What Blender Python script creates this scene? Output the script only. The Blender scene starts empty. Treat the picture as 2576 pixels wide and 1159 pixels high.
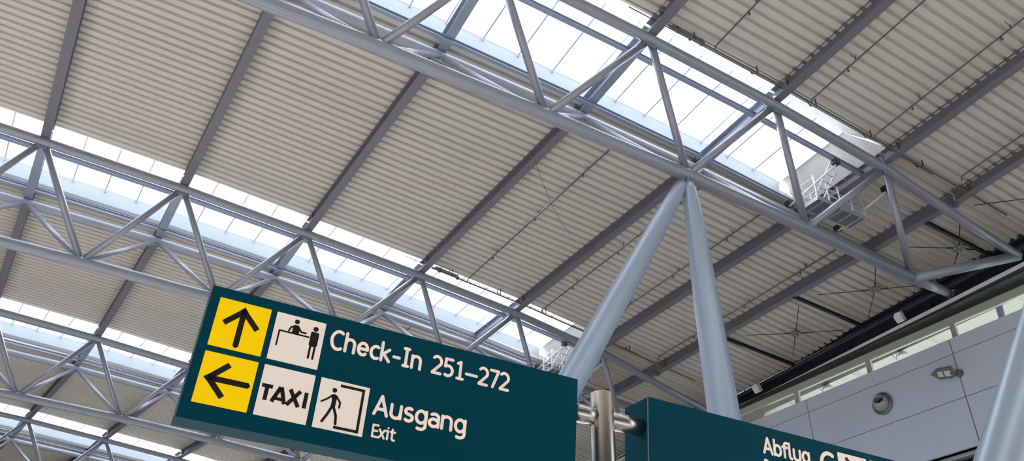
import bpy, math, random
from math import sin, cos, pi, radians
from mathutils import Vector as V, Matrix
random.seed(7)
scene = bpy.context.scene
COL = scene.collection

# ------------------------------------------------------------------ camera
F = 2076.2857
RM = ((0.875150941, -0.483363760, 0.021686535), (-0.286872229, -0.482257863, 0.827726814), (0.389634643, 0.730607164, 0.560712062))
EYE = V((0, 0, 1.7))
cd = bpy.data.cameras.new('camera'); cam = bpy.data.objects.new('camera', cd); COL.objects.link(cam)
cd.sensor_width = 36; cd.lens = F / 2576 * 36; cd.clip_end = 600; cd.clip_start = 0.05
r, u, f = (V(a) for a in RM)
cam.matrix_world = Matrix(((r.x, u.x, -f.x, EYE.x), (r.y, u.y, -f.y, EYE.y), (r.z, u.z, -f.z, EYE.z), (0, 0, 0, 1)))
scene.camera = cam

# ------------------------------------------------------------------ sky, sun, exposure
SKY_UP, SKY_LOW = 1.3, 0.9
w = bpy.data.worlds.new('sky'); scene.world = w; w.use_nodes = True
nt = w.node_tree; nt.nodes.clear()
out = nt.nodes.new('ShaderNodeOutputWorld'); bg = nt.nodes.new('ShaderNodeBackground')
tc = nt.nodes.new('ShaderNodeTexCoord'); sep = nt.nodes.new('ShaderNodeSeparateXYZ')
mr = nt.nodes.new('ShaderNodeMapRange'); mr.inputs['From Min'].default_value = -0.05; mr.inputs['From Max'].default_value = 0.35
mix = nt.nodes.new('ShaderNodeMix'); mix.data_type = 'RGBA'
mix.inputs['A'].default_value = (0.97 * SKY_LOW, 0.97 * SKY_LOW, 1.0 * SKY_LOW, 1)
mix.inputs['B'].default_value = (0.93 * SKY_UP, 0.97 * SKY_UP, 1.0 * SKY_UP, 1)
nt.links.new(tc.outputs['Generated'], sep.inputs[0]); nt.links.new(sep.outputs['Z'], mr.inputs['Value'])
nt.links.new(mr.outputs['Result'], mix.inputs['Factor']); nt.links.new(mix.outputs['Result'], bg.inputs['Color'])
nt.links.new(bg.outputs[0], out.inputs[0])
sd = bpy.data.lights.new('sun', 'SUN'); sun = bpy.data.objects.new('sun', sd); COL.objects.link(sun)
sd.energy = 20.0; sd.angle = radians(4); sd.color = (1.0, 0.96, 0.9)
sdir = V((0.123, 0.650, 0.750)).normalized()
sun.rotation_euler = sdir.to_track_quat('Z', 'Y').to_euler(); sun.location = (-10, 20, 60)
scene.view_settings.view_transform = 'Standard'; scene.view_settings.look = 'None'
scene.view_settings.exposure = 0.72; scene.view_settings.gamma = 1.0; scene.view_settings.use_curve_mapping = False

# ------------------------------------------------------------------ materials
def srgb(c):
    return tuple(((x / 255) / 12.92 if x / 255 <= 0.04045 else ((x / 255 + 0.055) / 1.055) ** 2.4) for x in c) + (1,)
def mat(name, rgb, rough=0.5, metal=0.0, emit=0.0, bump=0.0, var=0.06, scale=6.0, spec=0.5, aniso=False):
    m = bpy.data.materials.new(name); m.use_nodes = True; n = m.node_tree; b = n.nodes['Principled BSDF']
    c = srgb(rgb)
    b.inputs['Roughness'].default_value = rough; b.inputs['Metallic'].default_value = metal
    b.inputs['Specular IOR Level'].default_value = spec
    t = n.nodes.new('ShaderNodeTexCoord'); ns = n.nodes.new('ShaderNodeTexNoise'); ns.inputs['Scale'].default_value = scale
    ns.inputs['Detail'].default_value = 4
    n.links.new(t.outputs['Object'], ns.inputs['Vector'])
    mx = n.nodes.new('ShaderNodeMix'); mx.data_type = 'RGBA'
    mx.inputs['A'].default_value = tuple(x * (1 - var) for x in c[:3]) + (1,)
    mx.inputs['B'].default_value = tuple(min(1, x * (1 + var)) for x in c[:3]) + (1,)
    n.links.new(ns.outputs['Fac'], mx.inputs['Factor']); n.links.new(mx.outputs['Result'], b.inputs['Base Color'])
    if emit:
        n.links.new(mx.outputs['Result'], b.inputs['Emission Color']); b.inputs['Emission Strength'].default_value = emit
    if bump:
        bp = n.nodes.new('ShaderNodeBump'); bp.inputs['Strength'].default_value = bump; bp.inputs['Distance'].default_value = 0.01
        n.links.new(ns.outputs['Fac'], bp.inputs['Height']); n.links.new(bp.outputs[0], b.inputs['Normal'])
    return m
M = {}
M['tube'] = mat('silver_grey_paint', (158, 160, 173), 0.38, 0.35, spec=0.6)
M['column'] = mat('column_paint', (178, 194, 216), 0.36, 0.25, spec=0.6, scale=20)
M['rafter'] = mat('rafter_paint', (122, 119, 129), 0.5, 0.1)
M['beam'] = mat('skylight_beam_paint', (146, 154, 172), 0.42, 0.25)
M['deck'] = mat('corrugated_deck_paint', (212, 206, 198), 0.5, 0.05, var=0.04, scale=1.5)
M['upstand'] = mat('pale_blue_panel', (170, 180, 188), 0.6, var=0.02)
M['upstand_white'] = mat('white_panel', (240, 238, 232), 0.6, var=0.02)
M['flash'] = mat('grey_flashing', (120, 120, 126), 0.5)
M['bar'] = mat('glazing_bar', (196, 208, 222), 0.4, 0.2)
M['girder'] = mat('dark_girder_paint', (38, 42, 52), 0.45)
M['edge'] = mat('pale_flange_edge', (250, 249, 246), 0.4)
M['frame'] = mat('window_frame_paint', (216, 215, 204), 0.5)
M['wall'] = mat('grey_wall_panel', (214, 223, 241), 0.55, 0.1, var=0.02, scale=1.0)
M['unseen_wall'] = mat('dark_unseen_wall', (84, 90, 98), 0.4)  # unseen enclosing walls, opaque and coloured dark to lower the light from the sides
M['gap'] = mat('dark_joint', (20, 20, 24), 0.8)
M['soffit'] = mat('cream_soffit', (244, 240, 230), 0.8)
M['pipe'] = mat('sprinkler_pipe_paint', (112, 106, 104), 0.5, 0.3)
M['rod'] = mat('dark_rod', (52, 52, 58), 0.5, 0.3)
M['white'] = mat('white_paint', (228, 230, 234), 0.4)
M['alu'] = mat('aluminium', (196, 204, 214), 0.35, 0.6)
M['teal'] = mat('dark_teal_housing', (0, 72, 90), 0.55, var=0.05, scale=40, spec=0.08)
M['lit_text'] = mat('lit_warm_white_lettering', (230, 212, 200), 0.5, emit=0.24, var=0.02)
M['lit_white'] = mat('lit_white_panel', (232, 217, 205), 0.4, emit=0.25, var=0.01)
M['lit_yellow'] = mat('lit_yellow_panel', (242, 198, 0), 0.4, emit=0.30, spec=0.2, var=0.02)
M['black'] = mat('black_print', (22, 8, 8), 0.5)
M['steel'] = mat('brushed_stainless_steel', (205, 198, 194), 0.26, 1.0, var=0.03, scale=60)
M['floor'] = mat('stone_floor', (226, 224, 220), 0.5, var=0.06, scale=0.8)
M['lampglass'] = mat('floodlight_glass', (232, 226, 214), 0.15)
M['grey_plastic'] = mat('grey_housing', (110, 112, 114), 0.5)
M['nozzle_ball'] = mat('nozzle_ball_paint', (176, 172, 174), 0.35, 0.3)
M['nozzle'] = mat('nozzle_metal', (128, 126, 130), 0.4, 0.3)
def glass(name, tint, k):
    m = bpy.data.materials.new(name); m.use_nodes = True; n = m.node_tree; n.nodes.clear()
    o = n.nodes.new('ShaderNodeOutputMaterial'); tr = n.nodes.new('ShaderNodeBsdfTransparent'); gl = n.nodes.new('ShaderNodeBsdfGlossy')
    tr.inputs[0].default_value = tint; gl.inputs['Roughness'].default_value = 0.05
    fr = n.nodes.new('ShaderNodeFresnel'); fr.inputs[0].default_value = 1.4
    mx = n.nodes.new('ShaderNodeMixShader')
    n.links.new(fr.outputs[0], mx.inputs[0]); n.links.new(tr.outputs[0], mx.inputs[1]); n.links.new(gl.outputs[0], mx.inputs[2])
    n.links.new(mx.outputs[0], o.inputs[0]); return m
def frosted(name, col, k):
    m = bpy.data.materials.new(name); m.use_nodes = True; n = m.node_tree; n.nodes.clear()
    o = n.nodes.new('ShaderNodeOutputMaterial'); tr = n.nodes.new('ShaderNodeBsdfTransparent'); tl = n.nodes.new('ShaderNodeBsdfTranslucent')
    tr.inputs[0].default_value = col; tl.inputs[0].default_value = col
    mx = n.nodes.new('ShaderNodeMixShader'); mx.inputs[0].default_value = k
    n.links.new(tr.outputs[0], mx.inputs[1]); n.links.new(tl.outputs[0], mx.inputs[2]); n.links.new(mx.outputs[0], o.inputs[0]); return m
M['glass'] = frosted('frosted_skylight_glass', (0.93, 0.96, 1.0, 1), 0.12)
M['glass2'] = glass('window_glass', (0.92, 0.96, 0.94, 1), 0.1)
M['darkglass'] = mat('dark_green_glass', (22, 40, 40), 0.08, spec=0.8)

# ------------------------------------------------------------------ mesh helpers
class MB:
    def __init__(s): s.v = []; s.f = []; s.s = []
    def add(s, vs, fs, sm=False):
        n = len(s.v); s.v += [V(p) for p in vs]; s.f += [tuple(i + n for i in q) for q in fs]
        s.s += (sm if isinstance(sm, list) else [sm] * len(fs)); return s
    def lathe(s, pts, rs, n=16, cap=True):
        """tube through points with a radius at each point"""
        pts = [V(p) for p in pts]; N = len(pts); vs = []; prev = None
        for i, p in enumerate(pts):
            t = (pts[min(i + 1, N - 1)] - pts[max(i - 1, 0)]).normalized()
            if prev is None:
                a = V((0, 0, 1)) if abs(t.z) < 0.9 else V((1, 0, 0)); x = a.cross(t).normalized()
            else: x = (prev - t * prev.dot(t)).normalized()
            prev = x; y = t.cross(x); R = rs[i] if isinstance(rs, (list, tuple)) else rs
            vs += [p + (x * cos(2 * pi * k / n) + y * sin(2 * pi * k / n)) * R for k in range(n)]
        fs = [(i * n + k, i * n + (k + 1) % n, (i + 1) * n + (k + 1) % n, (i + 1) * n + k) for i in range(N - 1) for k in range(n)]
        sm = [True] * len(fs)
        if cap: fs += [tuple(range(n - 1, -1, -1)), tuple((N - 1) * n + k for k in range(n))]; sm += [False, False]
        return s.add(vs, fs, sm)
    def tube(s, a, b, r0, n=16): return s.lathe([a, b], r0, n)
    def box(s, c, ax, ay, az, hx, hy, hz):
        c = V(c); ax, ay, az = V(ax) * hx, V(ay) * hy, V(az) * hz
        vs = [c + ax * i + ay * j + az * k for i in (-1, 1) for j in (-1, 1) for k in (-1, 1)]
        return s.add(vs, [(0, 1, 3, 2), (4, 6, 7, 5), (0, 4, 5, 1), (2, 3, 7, 6), (0, 2, 6, 4), (1, 5, 7, 3)])
    def beam(s, a, b, wd, h, up=(0, 0, 1), dz=0.0):
        """bar from a to b, wd wide, h high, its bottom dz above the line"""
        a, b = V(a), V(b); t = (b - a).normalized(); sx = t.cross(V(up)).normalized(); uu = sx.cross(t).normalized()
        return s.box((a + b) / 2 + uu * (dz + h / 2), t, sx, uu, (b - a).length / 2, wd / 2, h / 2)
    def ibeam(s, a, b, wd, h, tf=0.025, tw=0.018, dz=0.0):
        s.beam(a, b, wd, tf, dz=dz); s.beam(a, b, tw, h - 2 * tf, dz=dz + tf); return s.beam(a, b, wd, tf, dz=dz + h - tf)
    def quadplate(s, a, b, c, d, th):
        """plate from four corners, thickness th along its normal"""
        a, b, c, d = map(V, (a, b, c, d)); n = (b - a).cross(d - a).normalized() * th
        vs = [a, b, c, d, a + n, b + n, c + n, d + n]
        return s.add(vs, [(0, 1, 2, 3), (7, 6, 5, 4), (0, 4, 5, 1), (1, 5, 6, 2), (2, 6, 7, 3), (3, 7, 4, 0)])
    def build(s, name, m, parent=None, **kw):
        off = V(parent.get('_base', (0, 0, 0))) if parent is not None else V((0, 0, 0))
        if parent is None and 'base' in kw: off = V(kw.pop('base'))
        me = bpy.data.meshes.new(name); me.from_pydata([tuple(p - off) for p in s.v], [], s.f)
        for p, q in zip(me.polygons, s.s): p.use_smooth = q
        me.materials.append(M[m]); me.update()
        o = bpy.data.objects.new(name, me); COL.objects.link(o)
        if parent is not None: o.parent = parent; o['_base'] = list(off)
        else: o.location = off; o['_base'] = list(off)
        for k, x in kw.items(): o[k] = x
        return o
def thing(name, label, cat, loc, group=None, kind=None):
    o = bpy.data.objects.new(name, None); COL.objects.link(o); o.location = loc; o['_base'] = list(loc)
    o.empty_display_size = 0.2
    if label: o['label'] = label
    if cat: o['category'] = cat
    if group: o['group'] = group
    if kind: o['kind'] = kind
    return o

# ------------------------------------------------------------------ plan of the hall: trusses fan out, five-metre bays, roof falls gently to the right
XS = (0.0, 4.8697, 9.8607, 15.0711, 20.0388, 24.9850, 29.9619)
ZT = (17.9528, 17.9214, 17.7520, 17.5467, 17.2189, 16.7278, 16.2147)
C0 = V((3.41882, -14.89476, 0)); TILT = 0.085
TR = {0: (-15.0, 1.9, 0.0, 0.0), 1: (0, 0, 0, 0), 2: (15.5012, -1.7411, -0.6435, 0.06916), 3: (31.9301, -3.0200, -2.1109, 0.15342),
      4: (49.1697, -3.8522, -4.7681, 0.20407), 5: (67.3, -4.5, -8.3, 0.25)}
def xz(k):
    if k <= 0: return k * 4.87, ZT[0]
    if k >= 6: return XS[6] + (k - 6) * 4.977, ZT[6] - (k - 6) * 0.513
    i = int(k); t = k - i; return XS[i] + t * (XS[i + 1] - XS[i]), ZT[i] + t * (ZT[i + 1] - ZT[i])
def N(kind, j, k, dv=0.0, dz=0.0):
    x, z = xz(k)
    vv, h = {'T': (0, 0), 'R': (3.7223, 0.517 - 0.072 * (k - 3)), 'B': (1.5353, 2.9951 - 0.1379 * (k - 3))}[kind]
    vv += dv; z = z - h + dz; Y, Z, X, th = TR[j]
    if j: x, y, z = 15 + (x - 15) * cos(th) - vv * sin(th) + X, Y + (x - 15) * sin(th) + vv * cos(th), z + Z
    else: x, y, z = x, Y + vv, z + Z
    p = V((x, y, z)) - C0; c, s = cos(TILT), sin(TILT)
    return V((p.x, c * p.y - s * p.z, s * p.y + c * p.z + 1.7))
def edge_x(y): return 29.0 + 0.035 * (y - 13.45)
def proj(P):
    q = V(P) - EYE; z = q.dot(V(RM[2]))
    return (1288 + F * q.dot(V(RM[0])) / z, 579.5 - F * q.dot(V(RM[1])) / z) if z > 0.1 else (-9999, -9999)
SIGN_PX = [(537, 722), (1452, 950), (1450, 1175), (960, 1175), (432, 1066)]
def inpoly(x, y, P):
    c = False
    for i in range(len(P)):
        (x1, y1), (x2, y2) = P[i], P[i - 1]
        if (y1 > y) != (y2 > y) and x < (x2 - x1) * (y - y1) / (y2 - y1) + x1: c = not c
    return c
def seen(a, b):
    n = 0
    for i in range(21):
        x, y = proj(V(a).lerp(V(b), i / 20))
        if 0 < x < 2576 and 0 < y < 1159 and not inpoly(x, y, SIGN_PX): n += 1
    return n >= 2

JS = (1, 2, 3, 4, 5)
KL = -2                      # leftmost bay line built
KR = 5.71                    # last rafter line before the edge girder
NEAR = {1: 'nearest', 2: 'second nearest', 3: 'third', 4: 'fourth', 5: 'farthest'}
BAYN = {1: 'on the near side of the nearest truss', 2: 'between the nearest and second nearest trusses', 3: 'between the second and third trusses',
        4: 'between the third and fourth trusses', 5: 'beyond the fourth truss'}
ORD = ['first', 'second', 'third', 'fourth', 'fifth', 'sixth', 'seventh', 'eighth', 'ninth']

# ------------------------------------------------------------------ floor
MB().box((4, 39, -0.1), (1, 0, 0), (0, 1, 0), (0, 0, 1), 30, 58, 0.1).build('floor', 'floor', None, kind='structure')

MB().box((4, -19.2, 10.7), (1, 0, 0), (0, 1, 0), (0, 0, 1), 30, 0.2, 10.8).build('wall_front', 'unseen_wall', None, kind='structure')
MB().box((4, -10.2, 21.2), (1, 0, 0), (0, 1, 0), (0, 0, 1), 30, 9.1, 0.15).build('ceiling', 'deck', None, kind='structure')
MB().box((-26, 38, 11.2), (1, 0, 0), (0, 1, 0), (0, 0, 1), 0.2, 58, 11.2).build('wall_left', 'unseen_wall', None, kind='structure')
MB().box((4, 96, 11.2), (1, 0, 0), (0, 1, 0), (0, 0, 1), 30, 0.2, 11.2).build('wall_back', 'unseen_wall', None, kind='structure')
MB().box((4, 84.5, 22.6), (1, 0, 0), (0, 1, 0), (0, 0, 1), 30, 11.8, 0.15).build('ceiling', 'deck', None, kind='structure')
MB().box((-21.5, 38, 22.3), (1, 0, 0), (0, 1, 0), (0, 0, 1), 4.6, 58, 0.15).build('ceiling', 'deck', None, kind='structure')

# ------------------------------------------------------------------ roof deck (corrugated sheets, one bay at a time)
RH = 0.45; RB = 0.12; DZ = RB + RH
def deck_line(j, k):
    """near and far end of the sheet along rafter line k of bay j"""
    return N('R', j - 1, k, -0.12, DZ), N('T', j, k, -0.35, DZ)
for j in JS:
    ks = [KL, -1, 0, 1, 2, 3, 4, 5, KR]
    A, B = zip(*[deck_line(j, k) for k in ks])
    A, B = list(A), list(B)
    nrib = max(8, int((A[3] - B[3]).length / 0.33))
    prof = []                                      # (t along the bay, height above the low flange)
    for i in range(nrib):
        a = i / nrib; d = 1 / nrib
        prof += [(a, 0), (a + d * 0.62, 0), (a + d * 0.69, 0.115), (a + d * 0.93, 0.115)]
    prof.append((1.0, 0))
    rows = []
    for t, h in prof:
        row = [A[i].lerp(B[i], t) + V((0, 0, h)) for i in range(len(ks))]
        a, b = row[-2], row[-1]; y = b.y; ex = edge_x(y) + 0.05
        sl = (b - a) / (b.x - a.x); row.append(b + sl * (ex - b.x)); rows.append(row)
    nc = len(rows[0]); vs = [p for rw in rows for p in rw]
    fs = [(i * nc + c, i * nc + c + 1, (i + 1) * nc + c + 1, (i + 1) * nc + c) for i in range(len(rows) - 1) for c in range(nc - 1)]
    n = len(vs)                                    # weather skin above: closes the sheet
    tp = [rows[0][c] + V((0, 0, 0.25)) for c in range(nc)] + [rows[-1][c] + V((0, 0, 0.25)) for c in range(nc)]
    vs += tp; fs += [(n + c, n + nc + c, n + nc + c + 1, n + c + 1) for c in range(nc - 1)]
    last = (len(rows) - 1) * nc
    fs += [(c, n + c, n + c + 1, c + 1) for c in range(nc - 1)] + [(last + c, last + c + 1, n + nc + c + 1, n + nc + c) for c in range(nc - 1)]
    MB().add(vs, fs).build('ceiling', 'deck', None, kind='structure')
    # strip over the truss, to the right of the skylight
    rows = []
    def roofpt(v, k, h=0.0):
        a, b = N('T', j, k, -0.35, DZ), N('R', j, k, -0.12, DZ); return a.lerp(b, v) + V((0, 0, h))
    nr = 12
    for i in range(nr * 4 + 1):
        t = i / (nr * 4); h = 0.15 if i % 4 >= 2 and i < nr * 4 else 0
        row = [roofpt(t, k, h) for k in (4.97, 5, KR)]
        a, b = row[-2], row[-1]; row.append(b + (b - a) / (b.x - a.x) * (edge_x(b.y) + 0.05 - b.x)); rows.append(row)
    nc = 4; vs = [p for rw in rows for p in rw]; n = len(vs)
    fs = [(i * nc + c, i * nc + c + 1, (i + 1) * nc + c + 1, (i + 1) * nc + c) for i in range(len(rows) - 1) for c in range(nc - 1)]
    vs += [p + V((0, 0, 0.25)) for p in rows[0] + rows[-1]]
    fs += [(n + c, n + nc + c, n + nc + c + 1, n + c + 1) for c in range(nc - 1)]
    MB().add(vs, fs).build('ceiling', 'deck', None, kind='structure')

# ------------------------------------------------------------------ skylights: glass strip on raised upstands over every truss
GN, GF = (0.55, 1.17), (3.59, 0.76)               # near and far edge of the glass (offset, height over the top chord)
for j in JS:
    wroot = thing('window_%d' % j, None, None, tuple(N('T', j, 2, 2, 0.9)), kind='structure')
    ks = [KL, -1, 0, 1, 2, 3, 4, 4.75]
    g, fu, nu, fl = MB(), MB(), MB(), MB()
    for a, b in zip(ks[:-1], ks[1:]):
        P = lambda k, q: N('T', j, k, q[0], q[1])
        g.quadplate(P(a, GN), P(b, GN), P(b, GF), P(a, GF), 0.012)
        fu.quadplate(P(a, (3.61, 0.13)), P(b, (3.61, 0.13)), P(b, (3.61, 0.80)), P(a, (3.61, 0.80)), -0.05)
        nu.quadplate(P(a, (-0.36, DZ)), P(b, (-0.36, DZ)), P(b, (0.55, 1.20)), P(a, (0.55, 1.20)), 0.05)
    a, b = KL, 4.97
    for a, b in zip(ks[:-1] + [4.75], ks[1:] + [4.97]):
        fl.quadplate(N('T', j, a, 3.56, -0.02), N('T', j, b, 3.56, -0.02), N('T', j, b, 3.56, 0.15), N('T', j, a, 3.56, 0.15), -0.06)
    # sloping end panel on the right
    e = MB(); P = lambda k, v, z: N('T', j, k, v, z)
    e.quadplate(P(4.75, *GN), P(4.97, -0.3, DZ - .02), P(4.97, 3.6, 0.10), P(4.75, *GF), 0.04)
    e.quadplate(P(4.75, -0.36, DZ), P(4.97, -0.36, DZ), P(4.97, -0.30, DZ + .1), P(4.75, *GN), 0.03)
    g.build('glass_pane', 'glass', wroot); fu.build('far_upstand', 'upstand', wroot); nu.build('near_upstand', 'upstand_white', wroot)
    fl.build('flashing', 'flash', wroot); e.build('end_panel', 'upstand_white', wroot)
    k = -1.75
    while k < 4.8:
        b = MB(); a1, a2 = N('T', j, k, 0.5, 1.10), N('T', j, k, 3.60, 0.69)
        b.beam(a1, a2, 0.05, 0.06); b.beam(N('T', j, k, 3.56, 0.66), N('T', j, k, 3.56, 0.76), 0.06, 0.04, up=(0, 1, 0.1))
        b.build('glazing_bar', 'bar', wroot); k += 0.25

# ------------------------------------------------------------------ trusses
TD = {5: -0.08, 5.71: -0.47, 6.33: -0.72}
def Tn(j, k): return N('T', j, k, 0, TD.get(k, 0))
for j in (1, 2, 3, 4):
    root = thing('roof_truss', ('%s roof truss of silver grey steel tubes under its glazed skylight' % NEAR[j]) if j != 5 else 'farthest roof truss of grey tubes, low at the left edge', 'truss', tuple(N('B', j, 2.5)), group='tubular roof trusses')
    kt = [KL, -1, 0, 1, 2, 3, 4, 5, 5.71, 6.33]
    MB().lathe([Tn(j, k) for k in kt], 0.17, 20).build('top_chord', 'tube', root)
    kb = [KL - .5] + [k + .5 for k in range(KL, 6)]
    MB().lathe([N('B', j, k) for k in kb], 0.205, 20).build('bottom_chord', 'tube', root)
    kr = [KL, -1, 0, 1, 2, 3, 4, 5, 5.71, 6.62]
    MB().lathe([N('R', j, k) for k in kr], 0.165, 20).build('rear_chord', 'tube', root)
    def dg(a, b, r0):
        a, b = V(a), V(b); t = (b - a).normalized(); MB().tube(a + t * 0.1, b - t * 0.1, r0, 14).build('diagonal', 'tube', root)
    for k in range(KL, 6):
        b = N('B', j, k + .5)
        if k == 5:
            dg(Tn(j, 5), b, 0.12)
            MB().lathe([b, Tn(j, 6.33)], 0.18, 18).build('end_strut', 'tube', root)
            MB().lathe([b, N('R', j, 6.62)], 0.18, 18).build('end_strut', 'tube', root)
            dg(N('R', j, 5), b, 0.10)
        else:
            dg(Tn(j, k), b, 0.12); dg(Tn(j, k + 1), b, 0.12)
            dg(N('R', j, k), b, 0.095); dg(N('R', j, k + 1), b, 0.095)
    for k in (KL, -1, 0, 1, 2, 3, 4, 5, 5.71):       # beams that cross the skylight from top chord to rear chord
        m = MB(); m.ibeam(N('T', j, k, 0.0, 0), N('R', j, k, 0.1, 0), 0.30, RH, dz=RB)
        m.beam(N('T', j, k, 0, -.02), N('T', j, k, 0, RB + .02), 0.16, 0.16, up=(0, 1, 0), dz=-.08)
        m.beam(N('R', j, k, 0, -.02), N('R', j, k, 0, RB + .02), 0.16, 0.16, up=(0, 1, 0), dz=-.08)
        m.build('cross_beam', 'rafter' if k > 4.5 else 'beam', root)
    # rails on which the maintenance platforms run
    for nm, v, dz in (('upper_rail', 0.88, 0.08), ('lower_rail', 3.12, -0.46)):
        m = MB()
        for a, b in zip([KL, -1, 0, 1, 2, 3, 4], [-1, 0, 1, 2, 3, 4, 5.02]):
            m.ibeam(N('T', j, a, v, dz), N('T', j, b, v, dz), 0.14, 0.16, 0.02, 0.02)
        m.build(nm, 'beam', root)
    for k in (0, 1, 2, 3, 4, 5):                    # gusset plates at the upper nodes
        m = MB(); a = Tn(j, k); m.box(a + V((0, -.02, -.16)), (1, 0, 0), (0, 1, 0), (0, 0, 1), 0.16, 0.012, 0.14); m.build('gusset_plate', 'tube', root)

# ------------------------------------------------------------------ rafters
for j in JS:
    ks = []
    for k in (KL, -1, 0, 1, 2, 3, 4, 5, KR):
        a, b = N('R', j - 1, k, 0.1, 0), N('T', j, k, -0.1, 0)
        if seen(a, b): ks.append((k, a, b))
    for i, (k, a, b) in enumerate(ks):
        root = thing('roof_rafter', 'dark grey steel rafter %s, %s from the left' % (BAYN[j], ORD[i]), 'rafter', tuple(a), group='roof rafters')
        MB().ibeam(a, b, 0.31, RH, 0.03, 0.02, dz=RB).build('i_beam', 'rafter', root)
        t = (b - a).normalized()
        for q in (a + t * 0.6, b - t * 0.6):
            m = MB(); m.box(q + V((0, 0, RB + RH / 2)), t.cross(V((0, 0, 1))), t, (0, 0, 1), 0.14, 0.008, RH / 2 - .02); m.build('stiffener_plate', 'rafter', root)

# ------------------------------------------------------------------ columns
def column(top, foot, label, rs, ts, cap=True):
    top, foot = V(top), V(foot); root = thing('steel_column', label, 'column', tuple(foot), group='tapered steel columns')
    MB().lathe([top.lerp(foot, t) for t in ts], rs, 40).build('shaft', 'column', root)
    d = (foot - top).normalized()
    if cap:
        m = MB(); m.lathe([top - d * 0.16, top + d * 0.02], [0.05, 0.15], 20); m.build('cap', 'tube', root)
        m = MB()
        for s in (-1, 1): m.box(top - d * 0.12 + V((s * .06, 0, 0)), (1, 0, 0), (0, 1, 0), d, 0.012, 0.1, 0.2)
        m.build('fork_plate', 'column', root)
    MB().lathe([foot, foot + V((0, 0, .06))], [.45, .45], 32).build('base_plate', 'column', root)
tp = N('B', 1, 3.5)
column(tp + V((0, -.02, -.38)), (14.45, 14.9, 0), 'upright tapered silver column rising to the nearest truss', [.16, .205, .255, .30, .36, .405, .38, .24], [0, .012, .05, .12, .25, .42, .7, 1])
column(tp + V((-.22, .05, -.42)), (4.35, 15.1, 0), 'slanted tapered silver column whose foot disappears behind the Check-In sign', [.16, .19, .235, .27, .31, .335, .32, .24], [0, .012, .05, .12, .25, .42, .7, 1])
column((23.9, 7.0, 19.7), (7.0, 7.0, 0), 'leaning silver column cut off at the lower right corner, in front of the grey wall', [.16, .25, .33, .38, .37, .24], [0, .05, .2, .5, .75, 1], cap=False)

# ------------------------------------------------------------------ right-hand end of the hall
WD = V((-0.0408, 0.9992, 0)); WN = V((0.9992, 0.0408, 0)); UP = V((0, 0, 1))
W0 = V((29.03, 14.84, 0))
def wp(s, off, z): return W0 + WD * s + WN * off + UP * z
wall = thing('wall_right', None, None, tuple(wp(5, 0, 12)), kind='structure')
MB().box(wp(13, 0.22, 14.6), WD, WN, UP, 30, 0.12, 2.1).build('backing', 'gap', wall)
scol = [2.66 + 7.26 * i for i in range(-3, 6)]
for a, b in zip(scol[:-1], scol[1:]):
    for z0, z1 in ((12.62, 14.34), (14.37, 16.10), (16.13, 16.74)):
        MB().box(wp((a + b) / 2, 0.05, (z0 + z1) / 2), WD, WN, UP, (b - a) / 2 - .022, 0.05, (z1 - z0) / 2).build('wall_panel', 'wall', wall)
# recessed glazed front below the panels
lw = thing('window_6', None, None, tuple(wp(5, .7, 12)), kind='structure')
MB().box(wp(13, .4, 12.56), WD, WN, UP, 30, .4, .06).build('soffit', 'wall', lw)
MB().box(wp(13, .75, 6.2), WD, WN, UP, 30, .02, 6.2).build('glass_pane', 'darkglass', lw)
for z in (12.42, 12.2, 9.4, 6.4, 3.4): MB().box(wp(13, .68, z), WD, WN, UP, 30, .05, .05).build('transom', 'flash', lw)
for i in range(-4, 12): MB().box(wp(2.66 + 3.63 * i, .68, 6.2), WD, WN, UP, .04, .05, 6.2).build('mullion', 'flash', lw)
# clerestory windows above the panels
cw = thing('window_7', None, None, tuple(wp(5, 1.1, 17.5)), kind='structure')
MB().box(wp(13, 1.12, 17.15), WD, WN, UP, 30, .012, .75).build('glass_pane', 'glass2', cw)
MB().box(wp(13, 1.12, 17.985), WD, WN, UP, 30, .10, .155).build('head_frame', 'frame', cw)
MB().box(wp(13, 1.12, 16.4), WD, WN, UP, 30, .10, .10).build('sill_frame', 'frame', cw)
for i in range(-3, 8): MB().box(wp(2.93 + 4.17 * i, 1.12, 17.15), WD, WN, UP, .09, .12, .75).build('mullion', 'frame', cw)
MB().box(wp(13, .70, 16.30), WD, WN, UP, 30, .34, .03).build('trim_1', 'gap', None, kind='structure')
# pale soffit outside the windows, with lamps under it
MB().box(wp(13, 7.4, 18.45), WD, WN, UP, 30, 6.1, .1).build('trim_2', 'soffit', None, kind='structure')
for i in range(-2, 6): MB().box(wp(4.9 + 4.17 * i, 7.4, 18.28), WD, WN, UP, .12, 6.0, .08).build('trim_3', 'soffit', None, kind='structure')
for i, (p, lb) in enumerate((((31.0, 21.0, 17.95), 'round pale lamp seen through the clerestory window right of the round air nozzle'),
                             ((30.95, 25.3, 17.95), 'round pale lamp behind the clerestory glass near the Abflug sign'))):
    t = thing('ceiling_lamp', lb, 'lamp', p, group='round lamps outside the clerestory'); p = V(p)
    MB().lathe([p + V((0, 0, .0)), p + V((0, 0, .08)), p + V((0, 0, .2)), p + V((0, 0, .26))], [.24, .25, .16, .05], 24).build('shade', 'white', t)
    m = MB(); m.tube(p + V((0, 0, .24)), p + V((0, 0, .42)), .02, 8)
    m.build('stem', 'grey_plastic', t)
    m = MB(); m.tube(p + V((0, .35, .0)), p + V((0, .62, .4)), .012, 6); m.tube(p + V((0, .35, .0)), p + V((0, .3, .4)), .012, 6); m.build('bracket', 'grey_plastic', t)

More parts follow.
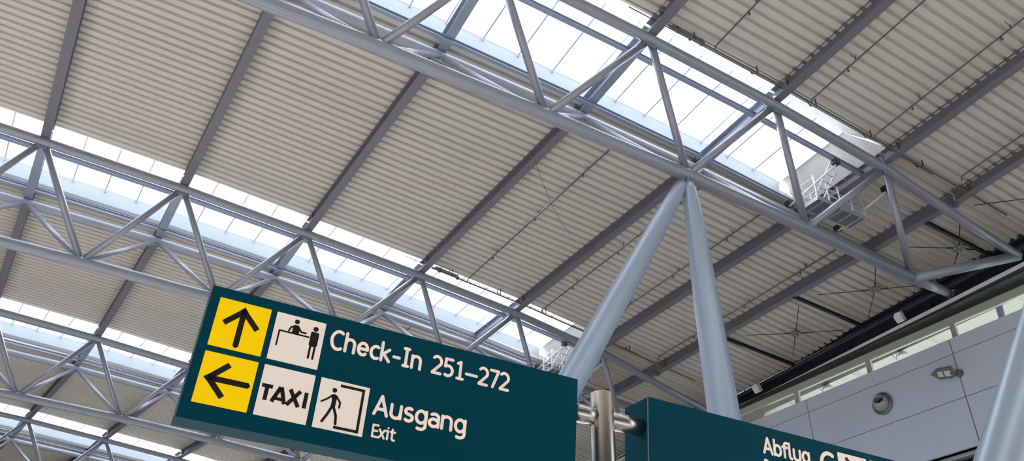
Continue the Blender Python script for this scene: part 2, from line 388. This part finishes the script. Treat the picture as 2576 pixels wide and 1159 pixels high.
# edge girder
MB().beam((edge_x(-8) + .15, -8, 19.1), (edge_x(78) + .15, 78, 19.1), .06, 1.6).build('trim_5', 'girder', None, kind='structure')
g = thing('edge_girder', 'dark deep steel girder with pale bottom edge above the clerestory windows', 'girder', (29, 20, 18.3))
ya, yb = -8.0, 78.0
def ep(y, dx, z): return V((edge_x(y) + dx, y, z))
MB().beam(ep(ya, .28, 18.33), ep(yb, .28, 18.33), .04, 1.25).build('web', 'girder', g)
MB().beam(ep(ya, .2, 18.28), ep(yb, .2, 18.28), .34, .06).build('bottom_flange', 'girder', g)
MB().beam(ep(ya, .015, 18.255), ep(yb, .015, 18.255), .07, .14).build('flange_edge', 'edge', g)
MB().beam(ep(ya, .14, 19.25), ep(yb, .14, 19.25), .36, .08).build('top_flange', 'girder', g)
for i in range(-4, 11):
    y = 18.0 + 4.4 * i; m = MB()
    m.quadplate(ep(y, .26, 18.36), ep(y, .02, 18.36), ep(y, .02, 18.5), ep(y, .26, 18.85), .03); m.build('bracket', 'girder', g)
MB().box((30.0, 35, 18.17), (-0.0, 1, 0), (1, 0, 0), UP, 43, .82, .03).build('trim_4', 'girder', None, kind='structure')
t = thing('gutter_pipe', 'dark round pipe running along the edge girder just under the deck', 'pipe', (28.9, 20, 18.95))
MB().lathe([ep(ya, -.02, 18.93), ep(yb, -.02, 18.93)], .13, 16).build('pipe_run', 'girder', t)
m = MB()
for i in range(18): y = -6 + 4.4 * i; m.lathe([ep(y, -.02, 18.93), ep(y + .06, -.02, 18.93)], .155, 16)
m.build('collar', 'girder', t)
# forked tube carrying the girder outside the glass
q = V((30.5, 16.0, 18.45)); t = thing('forked_post', 'blue-grey forked tube standing behind the clerestory glass at the far right', 'post', (30.5, 16.2, 14))
MB().lathe([q, V((30.5, 16.2, 14.0))], .13, 16).build('stem', 'column', t)
for e in (V((30.5, 17.0, 19.1)), V((30.5, 15.0, 19.2))): MB().lathe([q, e], .12, 16).build('arm', 'column', t)

# struts and crossed tie rods between last rafter and girder
for i, y in enumerate((14.75, 21.2, 25.6)):
    xa = N('T', 1, KR).x + (-.6) * (y - 13.45) / 16.5; z0 = 19.42 - (y - 13.45) * .012
    t = thing('roof_strut', ['short dark strut from last rafter to girder, nearest the truss end', 'short dark strut from last rafter to girder, middle one of three', 'short dark strut from last rafter to girder, farthest of three'][i], 'strut', (xa, y, z0), group='short roof struts')
    MB().ibeam((xa + .1, y, z0 - .08), (edge_x(y) + .1, y, z0 - .42), .12, .14, .015, .015).build('i_beam', 'girder', t)
def brace(a, b, c, d, ctr, label):
    ctr = V(ctr); t = thing('cross_brace', label, 'brace', tuple(ctr), group='crossed tie rods')
    for e in (a, b, c, d):
        e = V(e); dr = (e - ctr).normalized()
        m = MB(); m.tube(ctr + dr * .24, e, .016, 8); m.tube(ctr + dr * .2, ctr + dr * .5, .028, 8); m.build('tie_rod', 'rod', t)
    m = MB(); m.lathe([ctr + V((0, 0, -.02)), ctr + V((0, 0, .02))], .25, 24)
    m.build('centre_plate', 'grey_plastic', t)
    m = MB()
    for e in (a, b, c, d):
        dr = (V(e) - ctr).normalized(); m.lathe([ctr + dr * .17 + V((0, 0, -.05)), ctr + dr * .17 + V((0, 0, .03))], .028, 8)
    m.build('bolt', 'alu', t)
brace((25.54, 20.45, 19.2), (28.62, 17.24, 19.05), (25.75, 17.6, 19.25), (28.67, 20.6, 19.05), (27.12, 18.84, 19.13), 'crossed tie rods with round centre plate under the deck, middle set of three')
brace((25.45, 24.75, 19.15), (28.6, 21.9, 19.0), (25.59, 21.57, 19.2), (28.6, 25.0, 19.0), (27.16, 23.37, 19.1), 'crossed tie rods with round centre plate, set nearest the upright column')
brace((25.6, 16.2, 19.25), (28.75, 14.4, 19.05), (25.9, 13.9, 19.25), (28.6, 16.4, 19.05), (27.45, 15.11, 19.2), 'crossed tie rods with round centre plate, set framed by the truss end')
t = thing('tie_rod', 'single thin tie rod running right from the last rafter under the near bay', 'rod', (25.8, 13.2, 19.45))
MB().tube((25.84, 13.21, 19.45), (28.9, 9.9, 19.3), .016, 8).build('rod', 'rod', t)
t = thing('cable', 'thin slack cable crossing under the deck between two rafters', 'cable', (11.3, 19.7, 20.4))
MB().lathe([V((11.3, 19.75, 20.42)).lerp(V((15.0, 23.2, 20.3)), i / 10) - V((0, 0, .5 * (1 - (i / 5 - 1) ** 2))) for i in range(11)], .008, 6).build('wire', 'rod', t)

# ------------------------------------------------------------------ floodlights, wall lamp, air nozzle
def floodlight(p, label):
    p = V(p); t = thing('floodlight', label, 'lamp', tuple(p), group='white floodlights on the girder')
    ax, ay, az = V((.85, .1, .52)).normalized(), V((-.1, 1, 0)).normalized(), None
    az = ax.cross(ay).normalized(); ay = az.cross(ax)
    m = MB(); c = p
    pts = [(-.16, -.2), (.16, -.2), (.2, .08), (.08, .22), (-.16, .22)]
    vs = [c + ay * x + az * z + ax * h for h in (-.13, .13) for x, z in pts]
    m.add(vs, [(0, 1, 2, 3, 4), (9, 8, 7, 6, 5)] + [(i, i + 5, (i + 1) % 5 + 5, (i + 1) % 5) for i in range(5)])
    m.build('housing', 'white', t)
    MB().box(c - ax * .14, ax, ay, az, .008, .12, .13).build('lens', 'lampglass', t)
    m = MB(); m.tube(c + az * .2, c + az * .2 + V((.35, 0, .12)), .025, 8); m.build('bracket', 'rod', t)
floodlight((28.78, 19.19, 18.46), 'white floodlight on the dark girder, right one of the pair')
floodlight((28.88, 27.84, 18.46), 'white floodlight on the dark girder, left one near the Abflug sign')
t = thing('wall_lamp', 'grey angular floodlight mounted on the joint between wall panels', 'lamp', tuple(wp(2.75, 0, 15.3)))
c = wp(2.75, -.02, 15.28)
MB().lathe([wp(2.62, .0, 15.28), wp(2.62, -.12, 15.28)], [.16, .15], 20).build('wall_mount', 'grey_plastic', t)
MB().lathe([wp(2.62, -.1, 15.28), wp(2.85, -.3, 15.3)], .05, 12).build('arm', 'grey_plastic', t)
ax = (WD * .94 - WN * .3 + UP * .12).normalized(); az = (WN * .62 + UP * .78).normalized(); ay = az.cross(ax).normalized(); az = ax.cross(ay)
hc = wp(3.02, -.34, 15.36); m = MB()
pts = [(-.36, -.16), (-.20, -.24), (.22, -.24), (.50, .04), (.22, .26), (-.36, .26)]
vs = [hc + ax * x * q + ay * y * q + az * h for h, q in ((-.05, 1), (.09, .82)) for x, y in pts]
m.add(vs, [(5, 4, 3, 2, 1, 0), (6, 7, 8, 9, 10, 11)] + [(i, (i + 1) % 6, (i + 1) % 6 + 6, i + 6) for i in range(6)]); m.build('housing', 'grey_plastic', t)
for x, w_ in ((.14, .09), (-.12, .11)): MB().box(hc + ax * x - az * .055, ax, ay, az, w_, .12, .008).build('lens', 'lampglass', t)
t = thing('air_nozzle', 'round grey ball air nozzle set into the wall panel', 'vent', tuple(wp(6.16, 0, 15.25)))
nc_ = wp(6.14, 0, 15.24)
m = MB(); rs = [.47, .48, .46, .40, .38]; of = [0.0, -.04, -.09, -.09, -.02]
m.lathe([nc_ + WN * o for o in of], rs, 40, cap=False); m.build('rim', 'nozzle', t)
ball = MB(); vs = []; d = (-WN * .80 - UP * -.30 + WD * .22).normalized()
d = (-WN * .80 + UP * .30 - WD * .22).normalized()
x = UP.cross(d).normalized(); y = d.cross(x)
prof = [(.26, -.24), (.33, -.12), (.35, 0), (.335, .11), (.29, .20), (.235, .27), (.215, .29), (.20, .29), (.195, .2), (.19, 0), (.185, -.1), (0.001, -.1)]
n = 36
for R, h in prof: vs += [nc_ - WN * .10 + d * h + (x * cos(2 * pi * k / n) + y * sin(2 * pi * k / n)) * R for k in range(n)]
ball.add(vs, [(i * n + k, i * n + (k + 1) % n, (i + 1) * n + (k + 1) % n, (i + 1) * n + k) for i in range(len(prof) - 1) for k in range(n)], True)
ball.build('ball', 'nozzle_ball', t)

# ------------------------------------------------------------------ sprinkler pipes
PK = {3.4: 'first', 4.2: 'second', 4.77: 'third', 5.55: 'fourth'}
for j in (1, 2, 3):
    L = []
    for k in PK:
        a, b = N('R', j - 1, k, 1.0, DZ - .22), N('T', j, k, -.62, DZ - .22)
        if seen(a, b): L.append((k, a, b))
    for i, (k, a, b) in enumerate(L):
        t = thing('sprinkler_pipe', 'thin sprinkler pipe %s, %s from left' % (BAYN[j], ORD[i]), 'pipe', tuple(b), group='sprinkler branch pipes')
        if k == 5.55: b = a.lerp(b, .97)
        MB().lathe([a, b, b + V((0, .03, -.16))], .026, 10).build('pipe_run', 'pipe', t)
        n = int((b - a).length / 3.2); d = (b - a).normalized(); sx = d.cross(UP).normalized()
        for q in range(n):
            c = a + d * (1.5 + q * 3.2)
            m = MB(); m.tube(c, c + V((0, 0, .22)), .010, 6); m.tube(c + sx * .0, c - sx * .22 + V((0, 0, .16)), .008, 6)
            m.build('hanger', 'rod', t)
            m = MB(); c2 = c + d * .35; m.lathe([c2 + V((0, 0, -.02)), c2 + V((0, 0, -.12))], [.028, .02], 8); m.lathe([c2 + V((0, 0, -.12)), c2 + V((0, 0, -.13))], .05, 10)
            m.build('sprinkler_head', 'pipe', t)
for j, lb in ((1, 'sprinkler main pipe beside the top chord of the nearest truss'), (2, 'sprinkler main pipe beside the top chord of the second nearest truss')):
    t = thing('sprinkler_main', lb, 'pipe', tuple(N('T', j, 3.1, -.6, .2)), group='sprinkler main pipes')
    kk = [3.04, 3.5, 4, 4.5, 5, 5.5, 6.1]; v = -.6
    MB().lathe([N('T', j, k, v, .22) for k in kk], .035, 12).build('pipe_run', 'pipe', t)
    MB().lathe([N('T', j, k, v + .22, .42) for k in [2.8, 3.3, 4, 4.5, 5, 5.4]], .014, 8).build('conduit', 'rod', t)
    for k in (3.25, 3.75, 4.25, 4.75, 5.25):
        m = MB(); a = N('T', j, k, v, .2); m.beam(a, a + V((0, 0, .36)), .03, .03, up=(0, 1, 0)); m.tube(a + V((0, 0, .02)), N('T', j, k, v + .24, .4), .012, 6)
        m.beam(N('T', j, k, v + .24, .40), N('T', j, k, v + .36, .74), .03, .03, up=(0, 1, 0)); m.build('hanger', 'rod', t)
    m = MB()
    for k in (3.12, 3.3): c = N('T', j, k, v, .22); m.box(c, (1, 0, 0), (0, 1, 0), UP, .06, .06, .05); m.tube(c, c + V((0, 0, .16)), .03, 8); m.tube(c + V((-.07, 0, .16)), c + V((.07, 0, .16)), .02, 8)
    m.build('valve', 'pipe', t)
    m = MB(); a, b = N('T', j, 3.08, -.52, .36), N('T', j, 3.30, -.52, .36); m.beam(a, b, .16, .02); m.build('bracket_plate', 'flash', t)

# ------------------------------------------------------------------ maintenance platforms hanging from the truss rails
def platform(j, k0, label):
    base = N('T', j, k0, 2.2, -.85); t = thing('maintenance_platform', label, 'platform', tuple(base), group='maintenance platforms')
    X = (N('T', j, k0 + .3) - N('T', j, k0)).normalized(); X = V((X.x, X.y, 0)).normalized(); Y = UP.cross(X)
    L, Wd = 2.35, .72
    P = lambda x, y, z: base + X * x + Y * y + UP * z
    m = MB(); m.box(P(0, 0, 0), X, Y, UP, L / 2, Wd / 2, .015)
    m.build('floor_plate', 'grey_plastic', t)
    m = MB()
    for s in (-1, 1): m.box(P(0, s * Wd / 2, .03), X, Y, UP, L / 2, .02, .07); m.box(P(s * L / 2, 0, .03), X, Y, UP, .02, Wd / 2, .07)
    for i in range(5): m.box(P(-L / 2 + L * (i + .5) / 5, 0, -.04), X, Y, UP, .025, Wd / 2, .03)
    m.build('floor_frame', 'alu', t)
    m = MB()
    for s in (-1, 1):
        for z in (.35, .62, .92): m.tube(P(-L / 2, s * Wd / 2, z), P(L / 2, s * Wd / 2, z), .018, 8); m.tube(P(s * L / 2, -Wd / 2, z), P(s * L / 2, Wd / 2, z), .018, 8)
        for i in range(5): m.beam(P(-L / 2 + L * i / 4, s * Wd / 2, .03), P(-L / 2 + L * i / 4, s * Wd / 2, .94), .045, .045, up=Y, dz=-.02)
    m.build('railing', 'white', t)
    for sx in (-1, 1):
        xx = sx * (L / 2 + .02)
        kk = k0 + xx / 4.95
        a, b = N('T', j, kk, .88, .02), N('T', j, kk, 3.12, -.52)
        m = MB(); m.lathe([a + V((0, 0, -.1)), b + V((0, 0, -.1))], .04, 12); m.build('carrier_bar', 'white', t)
        for q in (a, b):
            m = MB(); m.box(q, X, Y, UP, .12, .10, .09); m.build('trolley', 'rod', t)
        for y in (-Wd / 2, Wd / 2):
            m = MB(); top = a.lerp(b, .5) + Y * y; m.beam(P(xx, y, 0), P(xx, y, 1.0), .05, .05, up=Y, dz=-.025); m.build('hanger_post', 'white', t)
    m = MB()                                        # ladder up to the glass
    a, b = P(-.75, .15, .1), P(-.35, -.9, 1.75)
    for s in (-.2, .2): m.beam(a + X * s, b + X * s, .035, .035)
    for i in range(7): c = a.lerp(b, (i + .5) / 7); m.tube(c - X * .2, c + X * .2, .014, 8)
    m.build('ladder', 'alu', t)
platform(1, 4.965, 'aluminium maintenance platform with railings hanging in the nearest truss')
platform(2, 4.92, 'maintenance platform half hidden behind the slanted column, on the second truss')

# ------------------------------------------------------------------ signs
RX, RY, RZ = V((0.99867025, -0.04443534, -0.02613869)), V((0.045924, 0.99717636, 0.05941622)), V((0.02342471, -0.06053761, 0.99789102))
SO = V((0.66908244, 6.04873141, 4.82967456))
def S(u_, v_, w_=0.0): return SO + RX * u_ + RZ * v_ + RY * w_
def flat(m, poly, w0, w1):
    """extruded outline on the sign plane"""
    n = len(poly); vs = [S(x, y, w0) for x, y in poly] + [S(x, y, w1) for x, y in poly]
    m.add(vs, [tuple(range(n)), tuple(range(2 * n - 1, n - 1, -1))] + [(i, i + n, (i + 1) % n + n, (i + 1) % n) for i in range(n)])
def stroke(m, pts, wd, w0, w1, rnd=True):
    """pen stroke with round or square ends"""
    h = wd / 2
    for i in range(len(pts) - 1):
        (x0, y0), (x1, y1) = pts[i], pts[i + 1]; dx, dy = x1 - x0, y1 - y0; L = math.hypot(dx, dy)
        if L < 1e-6: continue
        nx, ny = -dy / L * h, dx / L * h
        flat(m, [(x0 - nx, y0 - ny), (x1 - nx, y1 - ny), (x1 + nx, y1 + ny), (x0 + nx, y0 + ny)], w0, w1)
    rng_ = range(len(pts)) if rnd else range(1, len(pts) - 1)
    for i in rng_:
        x, y = pts[i]; rr = h * (1.0 if 0 < i < len(pts) - 1 else .96)
        flat(m, [(x + rr * cos(2 * pi * k / 12), y + rr * sin(2 * pi * k / 12)) for k in range(12)], w0, w1)
def arc(cx, cy, rx, ry, a0, a1, n=10): return [(cx + rx * cos(radians(a0 + (a1 - a0) * i / n)), cy + ry * sin(radians(a0 + (a1 - a0) * i / n))) for i in range(n + 1)]
# stroke alphabet: pen paths in units of cap height; (advance, [paths])
G = {
 'C': (.62, [arc(.36, .5, .29, .44, 58, 302, 16)]),
 'h': (.56, [[(.08, .07), (.08, .95)], [(.08, .48)] + arc(.27, .47, .19, .21, 150, 0, 9) + [(.46, .07)]]),
 'e': (.58, [[(.09, .38), (.49, .38)] + arc(.29, .38, .20, .29, 0, 360 - 48, 18)]),
 'c': (.48, [arc(.30, .37, .22, .30, 62, 298, 14)]),
 'k': (.54, [[(.08, .07), (.08, .95)], [(.12, .36), (.42, .66)], [(.17, .40), (.44, .07)]]),
 '-': (.46, [[(.10, .38), (.36, .38)]]),
 'I': (.42, [[(.10, .93), (.32, .93)], [(.21, .93), (.21, .07)], [(.10, .07), (.32, .07)]]),
 'n': (.56, [[(.08, .07), (.08, .67)], [(.08, .48)] + arc(.27, .47, .19, .20, 150, 0, 9) + [(.46, .07)]]),
 ' ': (.34, []),
 '2': (.57, [arc(.27, .67, .21, .26, 140, -25, 10) + [(.09, .09), (.09, .07), (.48, .07)]]),
 '5': (.57, [[(.45, .93), (.13, .93), (.11, .54)] + arc(.25, .33, .22, .26, 118, -125, 13)]),
 '1': (.53, [[(.14, .84), (.28, .93), (.28, .07)], [(.14, .07), (.42, .07)]]),
 '~': (.62, [[(.05, .40), (.57, .40)]]),
 '7': (.50, [[(.07, .93), (.46, .93), (.20, .07)]]),
 'A': (.64, [[(.06, .06), (.30, .94), (.56, .06)], [(.14, .32), (.48, .32)]]),
 'u': (.56, [[(.08, .67), (.08, .30)] + arc(.27, .26, .19, .20, 190, 330, 8) + [(.46, .36)], [(.46, .67), (.46, .07)]]),
 's': (.46, [arc(.24, .52, .15, .15, 50, 235, 9) + arc(.23, .22, .16, .16, 55, -140, 9)]),
 'g': (.56, [arc(.28, .38, .20, .29, 0, 360, 18), [(.48, .67), (.48, -.02)] + arc(.28, -.03, .20, .17, 0, -125, 8)]),
 'a': (.52, [arc(.26, .50, .18, .17, 130, 0, 8) + [(.44, .07)], arc(.25, .24, .18, .18, 40, 330, 12) ]),
 'E': (.50, [[(.44, .93), (.09, .93), (.09, .07), (.44, .07)], [(.09, .51), (.40, .51)]]),
 'x': (.46, [[(.05, .67), (.40, .07)], [(.40, .67), (.05, .07)]]),
 'i': (.30, [[(.06, .67), (.16, .67), (.16, .07)], [(.16, .90), (.162, .90)]]),
 't': (.40, [[(.17, .86), (.17, .22)] + arc(.30, .20, .13, .13, 180, 275, 5) + [(.36, .07)], [(.04, .66), (.36, .66)]]),
 'b': (.57, [[(.08, .95), (.08, .07)], arc(.27, .37, .20, .30, 0, 360, 18)]),
 'f': (.38, [[(.14, .07), (.14, .74)] + arc(.29, .76, .15, .17, 180, 70, 6), [(.02, .66), (.32, .66)]]),
 'l': (.28, [[(.08, .95), (.08, .20)] + arc(.20, .19, .12, .12, 180, 275, 5)]),
 'D': (.64, [[(.09, .07), (.09, .93), (.24, .93)] + arc(.26, .5, .28, .43, 80, -80, 12) + [(.09, .07)]]),
 'p': (.57, [[(.08, .67), (.08, -.2)], arc(.27, .37, .20, .30, 0, 360, 18)]),
 'r': (.40, [[(.08, .07), (.08, .67)], [(.08, .50)] + arc(.27, .48, .19, .19, 160, 70, 6)]),
 'T': (.58, [[(.02, .93), (.54, .93)], [(.28, .93), (.28, .0)]]),
 'X': (.62, [[(.06, 1.0), (.54, 0)], [(.54, 1.0), (.06, 0)]]),
}
def text(m, s, x0, x1, y, cap, pen, w0, w1, rnd=True, gap=0.0):
    """write s from x0 to x1 on baseline y"""
    adv = [G[c][0] + gap for c in s]
    lo = min(p[0] for q in G[s[0]][1] for p in q); hi = sum(adv[:-1]) + max(p[0] for q in G[s[-1]][1] for p in q)
    pu = pen / cap / 2; sx = (x1 - x0 - pen) / (hi - lo); X = x0 + pen / 2 - lo * sx
    for c, a in zip(s, adv):
        for q in G[c][1]: stroke(m, [(X + px * sx, y + py * cap) for px, py in q], pen, w0, w1, rnd)
        X += a * sx
def rrect(x0, y0, x1, y1, r=.004): 
    return [(x0 + r, y0), (x1 - r, y0), (x1, y0 + r), (x1, y1 - r), (x1 - r, y1), (x0 + r, y1), (x0, y1 - r), (x0, y0 + r)]
SQ, GP = 0.4, 0.048
W_P, W_T = -.003, -.005                             # faces of the panels, of the print on them
def housing(t, u0, u1, v0, v1, dep):
    m = MB(); b = .004
    for a, c in ((0, dep),):
        flat(m, rrect(u0, v0, u1, v1, b), 0.0, dep)
    m.build('housing', 'teal', t)
    m = MB(); e = .012                               # thin trim around the face
    flat(m, [(u0 - .004, v0), (u0 + .002, v0), (u0 + .002, v1), (u0 - .004, v1)], -.002, .012); m.build('edge_trim', 'flash', t)
sg = thing('hanging_sign', 'long dark teal illuminated sign reading Check-In 251-272 and Ausgang Exit', 'sign', tuple(S(1.56, -.977)))
housing(sg, -.077, 3.205, -.977, .085, .25)
def panel(t, u_, v_, m_, label):
    m = MB(); flat(m, rrect(u_, v_ - SQ, u_ + SQ, v_, .002), W_P, .002); return m.build('pictogram_panel', m_, t, label=label)
def printed(p, name, fn):
    m = MB(); fn(m); return m.build(name, 'black', p)
o1 = (0, 0); o2 = (0, -SQ - GP); o3 = (SQ + GP, 0); o4 = (SQ + GP, -SQ - GP); o5 = (2 * (SQ + GP), -SQ - GP)
def arrow(ox, oy, rot):
    def fn(m):
        c, s = cos(radians(rot)), sin(radians(rot))
        q = lambda x, y: (ox + .2 + (x * c - y * s), oy - .2 + (x * s + y * c))
        stroke(m, [q(0, -.168), q(0, .12)], .044, W_T, W_P, False); stroke(m, [q(0, -.163), q(0, -.16)], .034, W_T, W_P)
        stroke(m, [q(-.128, .000), q(0, .128), q(.128, .000)], .044, W_T, W_P, False)
        flat(m, [q(0, .165), q(-.03, .13), q(0, .10), q(.03, .13)], W_T, W_P)
    return fn
p = panel(sg, *o1, 'lit_yellow', 'yellow panel with arrow pointing up'); printed(p, 'arrow', arrow(*o1, 0))
p = panel(sg, *o2, 'lit_yellow', 'yellow panel with arrow pointing left'); printed(p, 'arrow', arrow(*o2, 90))
def disc(m, x, y, r, n=20): flat(m, [(x + r * cos(2 * pi * k / n), y + r * sin(2 * pi * k / n)) for k in range(n)], W_T, W_P)
def desk(m):
    ox, oy = o3; q = lambda x, y: (ox + x * SQ, oy - y * SQ)
    P = lambda L: [q(*a) for a in L]
    stroke(m, P([(.115, .70), (.115, .375), (.72, .375)]), .013, W_T, W_P, False)
    flat(m, P([(.10, .36), (.13, .36), (.13, .39), (.10, .39)]), W_T, W_P)
    disc(m, *q(.42, .115), .020)
    flat(m, P([(.36, .37), (.36, .26), (.385, .19), (.47, .19), (.50, .26), (.50, .37)]), W_T, W_P)
    stroke(m, P([(.385, .215), (.32, .26), (.295, .34)]), .014, W_T, W_P)
    stroke(m, P([(.465, .215), (.54, .31), (.635, .31)]), .014, W_T, W_P)
def person(m):
    ox, oy = o3; q = lambda x, y: (ox + x * SQ, oy - y * SQ); P = lambda L: [q(*a) for a in L]
    disc(m, *q(.815, .175), .021)
    flat(m, P([(.735, .255), (.755, .24), (.875, .24), (.90, .26), (.90, .52), (.87, .555), (.755, .555), (.73, .52)]), W_T, W_P)
    for x in (.772, .862): stroke(m, P([(x, .54), (x, .80)]), .017, W_T, W_P)
p = panel(sg, *o3, 'lit_white', 'white panel with check-in desk pictogram'); printed(p, 'desk_pictogram', desk); printed(p, 'traveller_pictogram', person)
p = panel(sg, *o4, 'lit_white', 'white panel with the word TAXI'); 
printed(p, 'taxi_lettering', lambda m: (stroke(m, [(.463, -.613), (.546, -.613)], .030, W_T, W_P, False), stroke(m, [(.5045, -.60), (.5045, -.725)], .031, W_T, W_P, False),
    stroke(m, [(.557, -.726), (.607, -.60)], .031, W_T, W_P, False), stroke(m, [(.655, -.726), (.612, -.60)], .031, W_T, W_P, False), stroke(m, [(.578, -.695), (.640, -.695)], .025, W_T, W_P, False),
    flat(m, [(.592, -.6), (.627, -.6), (.618, -.625), (.6, -.625)], W_T, W_P),
    stroke(m, [(.672, -.726), (.760, -.60)], .031, W_T, W_P, False), stroke(m, [(.680, -.60), (.762, -.726)], .031, W_T, W_P, False), stroke(m, [(.807, -.60), (.807, -.725)], .031, W_T, W_P, False)))
def walker(m):
    ox, oy = o5; q = lambda x, y: (ox + x * SQ, oy - y * SQ); P = lambda L: [q(*a) for a in L]
    disc(m, *q(.305, .205), .019)
    flat(m, P([(.26, .30), (.33, .28), (.385, .31), (.375, .40), (.37, .54), (.28, .54), (.285, .42)]), W_T, W_P)
    stroke(m, P([(.28, .315), (.19, .40), (.085, .475)]), .015, W_T, W_P)
    stroke(m, P([(.36, .315), (.455, .43), (.452, .53)]), .016, W_T, W_P)
    stroke(m, P([(.315, .52), (.245, .70), (.165, .86)]), .021, W_T, W_P)
    stroke(m, P([(.335, .52), (.415, .70), (.435, .86)]), .021, W_T, W_P)
def door(m):
    ox, oy = o5; q = lambda x, y: (ox + x * SQ, oy - y * SQ); P = lambda L: [q(*a) for a in L]
    stroke(m, P([(.405, .085), (.91, .085)]), .022, W_T, W_P, False); stroke(m, P([(.405, .925), (.91, .925)]), .022, W_T, W_P, False)
    stroke(m, P([(.882, .06), (.882, .95)]), .022, W_T, W_P, False)
p = panel(sg, *o5, 'lit_white', 'white panel with person walking out of a doorway'); printed(p, 'walking_person_pictogram', walker); printed(p, 'doorway_pictogram', door)
def lettering(t, s, x0, x1, y, cap, pen, label):
    m = MB(); text(m, s, x0, x1, y, cap, pen, W_T, .0); return m.build('lettering', 'lit_text', t, label=label)
lettering(sg, 'Check-In', .903, 1.697, -.203, .176, .0255, 'lit words Check-In')
lettering(sg, '251~272', 1.786, 2.520, -.198, .173, .025, 'lit numbers 251-272')
lettering(sg, 'Ausgang', 1.346, 2.157, -.654, .173, .0258, 'lit word Ausgang')
lettering(sg, 'Exit', 1.365, 1.566, -.832, .108, .0165, 'small lit word Exit')

s2 = thing('hanging_sign', 'dark teal illuminated sign reading Abflug at the bottom right', 'sign', tuple(S(5.8, -.97)))
housing(s2, 3.973, 7.9, -.97, .095, .40)
lettering(s2, 'Abflug', 5.328, 5.935, -.182, .172, .027, 'lit word Abflug')
lettering(s2, 'C', 6.068, 6.268, -.262, .262, .040, 'large lit letter C')
lettering(s2, 'Departures', 5.33, 5.93, -.345, .108, .0165, 'small lit word Departures')
p = panel(s2, 6.323, .026, 'lit_white', 'white panel with aeroplane pictogram')
def plane(m):
    q = lambda x, y: (6.323 + x * SQ, .026 - y * SQ); P = lambda L: [q(*a) for a in L]
    stroke(m, P([(.16, .80), (.86, .28)]), .034, W_T, W_P)
    flat(m, P([(.40, .63), (.24, .10), (.33, .08), (.62, .46)]), W_T, W_P); flat(m, P([(.50, .56), (.64, .42), (.93, .80), (.86, .86)]), W_T, W_P)
    flat(m, P([(.16, .82), (.06, .60), (.14, .58), (.26, .72)]), W_T, W_P)
printed(p, 'aeroplane_pictogram', plane)
p = panel(s2, 6.776, .026, 'lit_yellow', 'yellow panel with arrow'); printed(p, 'arrow', arrow(6.776, .026, -90))

# stainless post that carries both signs
PU, PW, PR = 3.535, .126, .108
foot = V((S(PU, 0, PW).x, S(PU, 0, PW).y, 0)); ps = thing('sign_post', 'polished stainless steel post between the two teal signs', 'post', tuple(foot))
top = S(PU, .055, PW)
MB().lathe([foot, top + (foot - top) * .002, top], [PR, PR, PR - .003], 48).build('shaft', 'steel', ps)
MB().lathe([foot, foot + V((0, 0, .02))], .2, 40).build('base_plate', 'steel', ps)
m = MB(); m.lathe([S(3.20, -.182, PW), S(PU - .03, -.182, PW)], .086, 40); m.build('cross_arm', 'steel', ps)
m = MB(); m.lathe([S(PU + .03, -.180, PW), S(3.975, -.178, PW)], .086, 40); m.build('cross_arm', 'steel', ps)
for o in list(bpy.data.objects):
    if '_base' in o: del o['_base']
